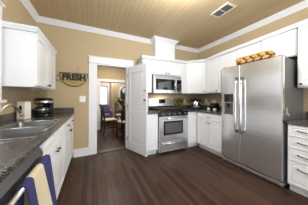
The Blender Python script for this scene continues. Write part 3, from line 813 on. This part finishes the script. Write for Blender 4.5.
for i in range(8):
    a = rnd.random()*2*PI; r = .06*rnd.random()+.015; b = B(); sphere(b, (0, 0, 0), .021, (1, 1, .75), u=10, v=6)
    for k in range(5): sphere(b, (.016*math.cos(k*1.257), .016*math.sin(k*1.257), -.004), .013, (1, 1, .6), u=8, v=5)
    bmesh.ops.translate(b, verts=b.verts, vec=(r*math.cos(a), r*math.sin(a)-.03, .19+.09*rnd.random())); obj('flower', b, M['red'], fp)

rc = thing('rice_cooker', 'round stainless rice cooker with black lid in the corner of the worktop', 'rice cooker', (2.52, 2.72, .9055), -.6)
rc.scale = (1.14, 1.14, 1.12)
b = B(); lathe(b, [(.115, 0), (.122, .012), (.122, .018)], 30); obj('base', b, M['black'], rc)
b = B(); lathe(b, [(.122, .019), (.132, .05), (.134, .16), (.128, .185)], 32); obj('body', b, M['chrome'], rc)
b = B(); lathe(b, [(.131, .186), (.133, .2), (.12, .222), (.07, .24), (.02, .246)], 32); ld = obj('lid', b, M['black'], rc, label='domed black lid')
b = B(); lathe(b, [(.02, .246), (.014, .256), (.024, .268), (.012, .275)], 14); obj('knob', b, M['black'], ld)
for s in (-1, 1):
    b = B(); tube(b, [(s*.128, -.03, .15), (s*.158, -.02, .155), (s*.158, .02, .155), (s*.128, .03, .15)], .009, 8); obj('handle', b, M['black'], rc)
b = B(); bx(b, -.03, .03, -.138, -.128, .05, .11); obj('control_panel', b, M['bglass'], rc, .003)

tb = thing('toaster', 'small black toaster on the worktop between rice cooker and refrigerator', 'toaster', (2.70, 2.27, .9055), -PI/2)
b = B(); bx(b, -.085, .085, -.075, .075, .012, .175); obj('body', b, M['black'], tb, .025, 4)
b = B(); bx(b, -.08, .08, -.07, .07, 0, .012); obj('base', b, M['rubber'], tb, .004)
b = B(); bx(b, -.075, .075, -.04, -.015, .1745, .1765); bx(b, -.075, .075, .015, .04, .1745, .1765); obj('slot', b, M['steeld'], tb)
b = B(); bx(b, -.015, .015, -.095, -.075, .10, .115); obj('lever', b, M['steel'], tb, .003)
def cup(label, loc):
    t = thing('cup', label, 'cup', loc, .7, 'white cups in front of the toaster')
    b = B(); lathe(b, [(.022, 0), (.03, .006), (.036, .055), (.034, .056), (.028, .01), (.01, .008)], 18); obj('bowl', b, M['white'], t)
    b = B(); tube(b, [(.034, 0, .045), (.052, 0, .042), (.052, 0, .02), (.032, 0, .015)], .004, 6); obj('handle', b, M['white'], t)
    return t
c0 = cup('white cup in front of the toaster, the one nearer the rice cooker', (2.52, 2.29, .9055))
dup(c0, (2.53, 2.13, .9055), 1.1, 'white cup in front of the toaster, the one nearer the refrigerator')
wall_plate('outlet', 'white electric outlet on the back wall left of the rice cooker', 'outlet', (2.42, YB-.001, 1.12), 0)
wall_plate('outlet', 'white electric outlet on the right wall just beside the rice cooker', 'outlet', (XR-.001, 2.74, 1.12), -PI/2)
wall_plate('outlet', 'wide white outlet plate on the right wall behind the toaster', 'outlet', (XR-.001, 2.48, 1.10), -PI/2, .14, .12, 2)

# clip on the refrigerator's side
bt = thing('magnetic_clip', 'small pale grey magnetic clip stuck to the side of the refrigerator', 'clip', (2.366, FY0+.0035, .965))
b = B(); bx(b, -.017, .017, -.008, 0, 0, .105); obj('plate', b, M['clip'], bt, .003)
b = B(); prism(b, [(-.0085, .03), (-.03, .0), (-.034, .004), (-.012, .045), (-.0085, .045)], -.013, .013, 'x'); obj('hook', b, M['clip'], bt, .002)

# ------------------------------------------------------------------ the rooms beyond the doorway
Y1, Y2, Y3 = YB+T, 5.3, 7.4
DLX, DRX = -1.6, 2.6
b = B(); bx(b, DLX-.6, DRX+.6, Y1, Y3+T, ZC, ZC+.1)
struct('ceiling_dining', b, M['trim'], 'white ceiling of the dining room', 'ceiling')
b = B(); bx(b, DLX-T, DLX, Y1, Y3+T, 0, ZC); struct('wall_dining_left', b, M['wall'], 'tan left wall of the dining room', 'wall')
b = B(); bx(b, DRX, DRX+T, Y1, Y2+T, 0, ZC); struct('wall_dining_right', b, M['wall'], 'tan right wall of the dining room', 'wall')
b = B(); bx(b, DLX, XL-T, Y1-.001, Y1+.001+.03, 0, ZC); struct('wall_dining_front', b, M['wall'], 'dining room side of the kitchen wall', 'wall')
OX0, OX1, OZ = .26, 2.2, 1.80
b = B(); bx(b, DLX, OX0, Y2, Y2+T, 0, ZC); bx(b, OX1, DRX, Y2, Y2+T, 0, ZC); bx(b, OX0, OX1, Y2, Y2+T, OZ, ZC)
struct('wall_dining_back', b, M['wall'], 'tan wall with the wide cased opening beyond the dining table', 'wall')
b = B(); k = .1
bx(b, OX0-k, OX0, Y2-.025, Y2, 0, OZ); bx(b, OX1, OX1+k, Y2-.025, Y2, 0, OZ); bx(b, OX0-k, OX1+k, Y2-.027, Y2, OZ, OZ+k)
bx(b, OX0-.004, OX0+.018, Y2-.006, Y2+T+.006, 0, OZ); bx(b, OX1-.018, OX1+.004, Y2-.006, Y2+T+.006, 0, OZ); bx(b, OX0, OX1, Y2-.006, Y2+T+.006, OZ-.02, OZ)
struct('trim_4', b, M['trim'], 'white casing of the wide opening beyond the dining room', 'door casing', .003)
# parlour: back wall with a window, right part with an arched niche
PX = .895
W0, W1, WA, WB = .31, .75, .72, 1.83
b = B(); bx(b, DLX, W0, Y3, Y3+T, 0, ZC); bx(b, W1, PX, Y3, Y3+T, 0, ZC); bx(b, W0, W1, Y3, Y3+T, 0, WA); bx(b, W0, W1, Y3, Y3+T, WB, ZC)
struct('wall_parlour_back', b, M['wall'], 'tan far wall with the bright window', 'wall')
window('window_2', 'bright far window seen through the doorway beyond the dining table', 0, W1-W0, WA, WB, ((W0+W1)/2, Y3, 0), 0, .06)
b = B(); bx(b, PX, 3.6, 7.0, 7.0+.4+T, 0, ZC)
struct('wall_parlour_right', b, M['wall'], 'tan projecting far wall with the arched mirror', 'wall')
b = B(); bx(b, PX, PX+.03, 6.97, 7.0, 0, ZC); struct('trim_5', b, M['trim'], 'thin pale corner trim on the far wall', 'trim')
b = B(); bx(b, 3.6, 3.6+T, Y2+T, 7.52, 0, ZC); struct('wall_parlour_side', b, M['wall'], 'tan side wall of the far room', 'wall')
# arched mirror cabinet against the projecting wall
am = thing('arched_cabinet', 'tall arched dark cabinet with white frame against the far wall', 'cabinet', (1.66, 6.98, 0))
def arch(r, z0, zs, n=18): return [(-r, z0), (r, z0)] + [(r*math.cos(PI*i/n), zs+r*math.sin(PI*i/n)) for i in range(n+1)]
b = B(); outer = arch(.42, .0, 1.45); inner = arch(.34, .08, 1.45)
va = [[b.verts.new((p[0], y, p[1])) for p in pl] for pl, y in ((outer, -.06), (inner, -.06), (inner, 0), (outer, 0))]
n = len(outer)
for q in range(4):
    p_, r_ = va[q], va[(q+1) % 4]
    for i in range(n): b.faces.new((p_[i], p_[(i+1) % n], r_[(i+1) % n], r_[i]))
obj('frame', b, M['trim'], am, .004, label='white arched frame')
b = B(); prism(b, inner, -.02, -.001, 'y'); obj('panel', b, M['arch'], am)
b = B(); bx(b, -.34, .34, -.05, -.021, .62, .65); obj('shelf', b, M['trim'], am)
b = B(); bx(b, -.34, .34, -.05, -.021, 1.02, 1.04); obj('shelf', b, M['trim'], am)
wm = thing('wall_plate', 'round white plate hung inside the dark arch on the far wall', 'plate', (1.57, 6.955, 1.56))
b = B(); lathe(b, [(.15, 0), (.155, -.012), (.14, -.02), (.01, -.018)], 28, axis='y'); obj('face', b, M['white'], wm)

# dining table, chairs, flowers
tx, ty = 1.42, 4.80
dt = thing('dining_table', 'dark wooden trestle dining table seen through the doorway', 'dining table', (tx, ty, 0))
b = B(); bx(b, -.62, .62, -.36, .45, .72, .755); obj('tabletop', b, M['wood'], dt, .008)
b = B(); bx(b, -.55, .55, -.3, .36, .65, .719); obj('skirt', b, M['wood'], dt, .004)
for s in (-1, 1):
    b = B(); bx(b, s*.42-.05, s*.42+.05, -.06, .06, .07, .65); bx(b, s*.42-.045, s*.42+.045, -.3, .36, 0, .07); bx(b, s*.42-.04, s*.42+.04, -.3, .3, .6, .65)
    obj('leg', b, M['wood'], dt, .008)
b = B(); bx(b, -.37, .37, -.03, .03, .2, .28); obj('stretcher', b, M['wood'], dt, .005)
def make_chair(label, loc, rz):
    t = thing('dining_chair', label, 'chair', loc, rz, 'dark chairs around the dining table')
    b = B(); bx(b, -.22, .22, -.22, .22, .42, .455); obj('seat', b, M['wood'], t, .008)
    b = B(); bx(b, -.2, .2, -.2, .2, .456, .49); obj('cushion', b, M['cushion'], t, .014, 3, label='pale seat cushion')
    for sx_ in (-1, 1):
        b = B(); prism(b, [(sx_*.2-.02, -.2), (sx_*.2+.02, -.2), (sx_*.2+.02, -.16), (sx_*.2-.02, -.16)], 0, .42, 'z'); obj('leg', b, M['wood'], t, .004)
        b = B(); tube(b, [(sx_*.2, .24, .0), (sx_*.2, .205, .44), (sx_*.2, .225, .7), (sx_*.195, .27, .97)], .02, 8, taper=[.9, 1.1, 1, .8]); obj('leg', b, M['wood'], t)
    b = B(); bx(b, -.19, .19, -.19, -.17, .2, .23); bx(b, -.21, -.19, -.17, .2, .22, .25); bx(b, .19, .21, -.17, .2, .22, .25); obj('stretcher', b, M['wood'], t)
    b = B()
    prism(b, [(.255, .86), (.28, .86), (.295, .98), (.27, .98)], -.215, .215, 'x'); prism(b, [(.2, .54), (.222, .54), (.226, .59), (.204, .59)], -.19, .19, 'x')
    for k in range(5):
        xx = -.14+.07*k; prism(b, [(.206, .58), (.22, .58), (.276, .87), (.262, .87)], xx-.014, xx+.014, 'x')
    obj('backrest', b, M['wood'], t, .003)
    return t
c1 = make_chair('dark slat-back chair at the left end of the dining table, seen from the side', (.535, 4.62, 0), PI/2+.15)
dup(c1, (.92, 4.02, 0), PI+.2, 'dark slat-back dining chair on the near side of the table, its back to the kitchen')
dup(c1, (1.62, 4.1, 0), PI-.1, 'dark dining chair on the near side of the table behind the open door')
dup(c1, (1.1, 5.62, 0), 0, 'dark dining chair on the far side of the table in the opening')
vs = thing('flower_vase', 'vase of yellow flowers and green leaves on the dining table', 'vase', (.91, 4.85, .7555))
b = B(); lathe(b, [(.05, 0), (.06, .03), (.045, .14), (.05, .18), (.035, .18)], 20); obj('vase', b, M['white'], vs)
b = B(); leaves(b, 150, .10, .18, .40, .10, .022, 0, 9); obj('foliage', b, M['leaf'], vs)['kind'] = 'stuff'
rnd = random.Random(11)
for i in range(8):
    a = rnd.random()*2*PI; r = .1*rnd.random(); b = B(); sphere(b, (r*math.cos(a)-.07, r*math.sin(a)-.05, .20+.16*rnd.random()), .03, (1, 1, .8)); obj('flower', b, M['yellow'], vs)
bw = tag(obj('bowl', (lambda b: (lathe(b, [(.05, 0), (.06, .01), (.14, .10), (.135, .10), (.05, .02)], 24), b)[1])(B()), M['white']), 'white bowl on the dining table right of the flowers', 'bowl'); bw.location = (1.06, 4.66, .7555)
pt = thing('pitcher', 'white pitcher on the dining table behind the white bowl', 'pitcher', (1.18, 4.98, .7555))
b = B(); lathe(b, [(.06, 0), (.085, .06), (.07, .16), (.055, .22), (.065, .27), (.045, .27)], 22); obj('body', b, M['white'], pt)
b = B(); tube(b, [(.06, 0, .24), (.12, 0, .22), (.12, 0, .12), (.08, 0, .08)], .01, 8); obj('handle', b, M['white'], pt)
sf = thing('armchair', 'plum fabric armchair below the far window', 'armchair', (.42, 6.75, 0))
b = B(); bx(b, -.34, .34, -.36, .36, .1, .42); obj('seat', b, M['plum'], sf, .04, 3)
b = B(); bx(b, -.34, .34, .22, .40, .421, .86); obj('backrest', b, M['plum'], sf, .06, 3)
for s in (-1, 1):
    b = B(); bx(b, s*.40-.058, s*.40+.058, -.36, .38, .1, .6); obj('armrest', b, M['plum'], sf, .05, 3)
for sx_ in (-.3, .3):
    for sy_ in (-.3, .3):
        b = B(); lathe(b, [(.02, 0), (.028, .1)], 10, (sx_, sy_, 0)); obj('leg', b, M['wood'], sf)
